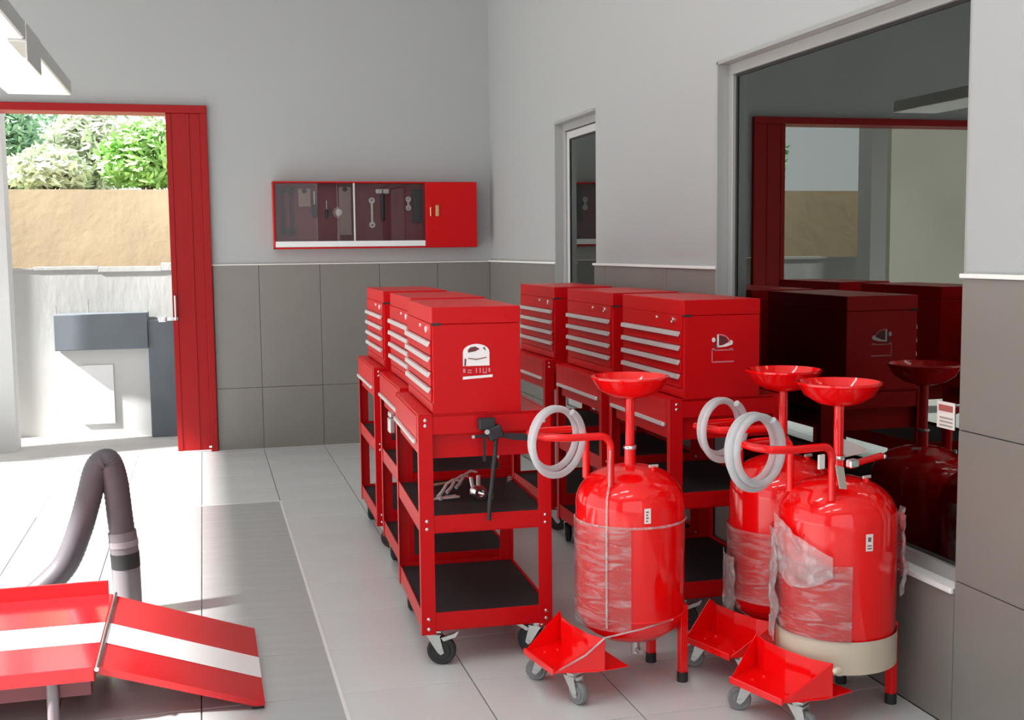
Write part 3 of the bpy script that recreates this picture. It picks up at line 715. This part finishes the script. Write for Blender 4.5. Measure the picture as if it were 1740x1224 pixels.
# vertical film edge running past the handle upright
MB().tube([(-.155, -.118, .23), (-.155, -.118, .56), (-.15, -.112, .66), (-.134, -.098, .70), (-.13, -.10, .82)], .003, 6).build('film_fold', FILM2, drs[0])
MB().tube([(-.19, -.17, .22), (-.25, -.15, .165), (-.33, -.12, .118)], .003, 6).tube([(-.19, -.17, .22), (-.06, -.185, .235), (.06, -.18, .25)], .003, 6).build('film_fold', FILM2, drs[0])
ac3 = ang_to_cam(2)
film(drs[2], 'film_wrap', FILM, ac3-2.0, ac3+.25, .26, .50, TR+.005, .004, 9)
MB().lathe([(TR+.004, .158), (TR+.004, .262)], 56).build('tape_band', TAPE, drs[2], smooth=True)
# tape hugs the rounded tank bottom
film(drs[2], 'loose_film', FILM2, ac3-1.25, ac3-.05, .50, .62, TR+.012, .012, 21, top=lambda s_: .02-.11*s_, bot=lambda s_: -.03-.05*math.sin(3*s_))
film(drs[2], 'loose_film', FILM2, ac3+1.25, ac3+2.0, .38, .64, TR+.012, .018, 33, bot=lambda s_: .06*s_)
film(drs[2], 'loose_film', FILM2, ac3-1.75, ac3-1.1, .22, .58, TR+.014, .014, 41)
ac2 = ang_to_cam(1)
film(drs[1], 'film_wrap', FILM, ac2-2.1, ac2+.5, .25, .50, TR+.005, .004, 14)
film(drs[1], 'loose_film', FILM2, ac2-1.7, ac2-.9, .20, .40, TR+.012, .012, 17)
# stickers on the tanks
def sticker(i, px_shift, z0, z1, wdt, dots):
    a = ang_to_cam(i)+px_shift; r = TR+.0015; da = wdt/TR/2
    m = MB().lathe([(r, z0), (r, z1)], 4, a0=a-da, a1=a+da); s_ = m.build('sticker', STICK, drs[i])
    m = MB(); h = z1-z0
    if dots:
        m.lathe([(r+.0006, z0+h*.55), (r+.0006, z0+h*.82)], 4, a0=a-da*.45, a1=a+da*.45)
        for k in range(2): m.lathe([(r+.0006, z0+h*(.12+.16*k)), (r+.0006, z0+h*(.2+.16*k))], 4, a0=a-da*.6, a1=a+da*.6)
    else:
        for k in range(4): m.lathe([(r+.0006, z0+h*(.12+.2*k)), (r+.0006, z0+h*(.22+.2*k))], 4, a0=a-da*.5, a1=a+da*(.1+.2*(k % 2)))
    m.build('sticker_print', STICKP, s_)
sticker(0, .31, .582, .632, .022, False)
sticker(2, .54, .545, .598, .024, True)
# clear hose coils hung on the handles
def coil(i, px, py, turns, label, rad=.098):
    d = drs[i]; ph = dspots[i][1]
    base = Vector((*dspots[i][0], 0)); e = Vector((-.33, -.02, 0)); e.rotate(Matrix.Rotation(ph, 3, 'Z')); c = base+e
    depth_y = c.y
    p = at(px, py, 1, depth_y); c = Vector((p.x, depth_y, p.z))
    nrm = Vector((.42, -1, .0)).normalized(); rt = Vector((nrm.y, -nrm.x, 0))*-1; upv = Vector((0, 0, 1))
    pts = []; n = 40
    for k in range(int(n*turns)):
        a = 2*PI*k/n+1.2; tt = k/(n*turns)
        rr = rad*(1+.03*math.sin(a*2+i)) - .008*math.sin(tt*PI*turns)
        pts.append(c + rt*math.cos(a)*rr*.97 + upv*math.sin(a)*rr*1.05 + nrm*(tt-.5)*.05)
    o = MB().tube(pts, .0115, 10).build('drain_hose', HOSEC, smooth=True)
    tag(o, label, 'hose', 'clear hose coils')
coil(0, 944, 749, 2, 'clear plastic hose coil on the handle beside the nearest left cart')
coil(1, 1226, 729, 2, 'clear plastic hose coil farther back, against the right cart', .092)
coil(2, 1283, 767, 3, 'larger clear hose coil on the handle of the taped drainer', .104)
# tags, side lever and paper on the taped drainer
d = drs[2]
MB().box(-.19, -.165, -.10, -.092, .80, .845, bev=.002).build('tag', STICK, d)
MB().prism([(-.115, .735), (-.085, .73), (-.10, .80), (-.135, .81)], 1, -.115, -.112).build('tag', PAPER, d)
lv = MB().tube([(.02, -.03, .79), (.06, -.03, .785), (.15, -.045, .80)], .011, 10).build('side_lever', RED_T, d, smooth=True)
MB().lathe([(0, -.008), (.007, -.006), (.008, 0), (.007, .006), (0, .008)], 12, (.16, -.047, .797)).build('knob', CHROME, lv, smooth=True)
MB().box(.006, .045, -.05, -.022, .772, .80, bev=.006).build('clamp', CHROME, d)
MB().prism([(.025, .80), (.13, .806), (.125, .822), (.025, .86)], 1, .0, .003).build('paper_slip', STICK, d)
MB().box(-.19, -.16, -.178, -.155, .185, .20, bev=.006).build('cheek_grip', M('cream_plastic', (.80, .70, .55), .45, var=.03), d)

# ------------------------------------------------------------------ lift table with ramp in the foreground
LZ = .20; LXH = -2.53; LY0, LY1 = -5.16, -4.345
lt = thing('lift_table', 'low red lift table with white centre stripe and a sloping end ramp', 'lift table', (LXH, -4.75, 0))
Yo = -4.75; LX0 = -5.1
def lx(v): return v-LXH
def ly(v): return v-Yo
MB().box(lx(LX0), -.004, ly(LY0), ly(LY1), LZ-.045, LZ, bev=.004).build('deck', RED_L, lt)
sy0, sy1 = at(120, 1080, 2, LZ).y, at(120, 1046, 2, LZ).y
sy0, sy1 = LY0+.245, LY0+.455
MB().box(lx(LX0), -.006, ly(sy0), ly(sy1), LZ, LZ+.0012).build('stripe', WHITE, lt)
MB().box(lx(LX0), -.02, ly(LY1), ly(LY1)+.012, LZ-.045, LZ+.05, bev=.002).build('rear_flange', RED_L, lt)
MB().cyl((.004, ly(LY0)-.01, LZ-.004), (.004, ly(LY1)+.005, LZ-.004), .007, 10).build('hinge_rod', CHROME, lt, smooth=True)
RL = .50
m = MB(); ra = []
m.prism([(.006, LZ-.004), (RL+.01, .022), (RL+.01, .012), (RL-.02, .012), (.006, LZ-.03)], 1, ly(LY0)+.02, ly(LY1)-.02)
rp = m.build('ramp', RED_L, lt)
sl = (.022-(LZ-.004))/(RL+.004)
m = MB(); m.quad((.008, ly(sy0), LZ-.004+.0014), (RL+.01, ly(sy0), .0234), (RL+.01, ly(sy1), .0234), (.008, ly(sy1), LZ-.004+.0014)); m.build('stripe', WHITE, rp)
m = MB().box(RL-.03, RL+.008, ly(LY0)+.03, ly(LY0)+.07, .0, .014).box(RL-.03, RL+.008, ly(LY1)-.07, ly(LY1)-.03, 0, .014); m.build('rubber_pad', BLACK, rp)
MB().box(lx(LX0)+.1, -.02, ly(LY0)+.05, ly(LY0)+.10, LZ-.105, LZ-.045, bev=.003).box(lx(LX0)+.1, -.02, ly(LY1)-.10, ly(LY1)-.05, LZ-.105, LZ-.045, bev=.003).build('beam', MAROON, lt)
MB().box(-.10, -.05, ly(LY0)+.10, ly(LY1)-.10, LZ-.1, LZ-.05, bev=.003).build('cross_beam', MAROON, lt)
px = at(88, 1180, 1, LY0+.02).x
for x in (px, LX0+.4):
    for y in (LY0+.035, LY1-.035):
        MB().cyl((lx(x), ly(y), 0), (lx(x), ly(y), LZ-.046), .018, 16).build('leg', MAUVE, lt, smooth=True)

# ------------------------------------------------------------------ exhaust hose arching up behind the lift
YH = -4.0
P = [at(215, 1012, 1, YH), at(213, 950, 1, YH), at(204, 880, 1, YH), at(196, 820, 1, YH), at(186, 788, 1, YH), at(176, 785, 1, YH), at(163, 800, 1, YH), at(150, 850, 1, YH), at(134, 905, 1, YH), at(112, 958, 1, YH), at(78, 995, 1, YH), at(30, 1030, 1, YH)]
P = [Vector(q) for q in P]
P[0].z = .0; P[0].x = P[1].x+.004
P += [Vector((P[-1].x-.18, YH, .055)), Vector((P[-1].x-.6, YH+.1, .055)), Vector((P[-1].x-1.2, YH+.3, .055))]
def spline(P, n):
    out = []
    for i in range(len(P)-1):
        a, b, c, d_ = P[max(i-1, 0)], P[i], P[i+1], P[min(i+2, len(P)-1)]
        for k in range(n):
            t = k/n; out.append(.5*((2*b)+(c-a)*t+(2*a-5*b+4*c-d_)*t*t+(3*b-a-3*c+d_)*t**3))
    out.append(P[-1]); return out
S = spline(P, 14)
hs = thing('exhaust_hose', 'dark flexible exhaust hose arching up behind the lift table', 'hose', (P[0].x, YH, 0))
o3 = Vector((P[0].x, YH, 0))
S2 = [q-o3 for q in S]
nS = len(S2)
MB().tube(S2[20:], .050, 18, rf=lambda t: 1+.022*math.sin(t*(nS-20)*PI*.9)).build('hose', HOSEM, hs, smooth=True)
MB().tube(S2[:24], .055, 18).build('nozzle', GREYRUB, hs, smooth=True)
k = 18
MB().tube(S2[k:k+3], .0575, 18).build('clamp_band', M('mauve_band', (.30, .26, .28), .4, var=.05), hs, smooth=True)
MB().tube(S2[k-6:k-1], .0565, 18).build('dark_band', BLACK, hs, smooth=True)
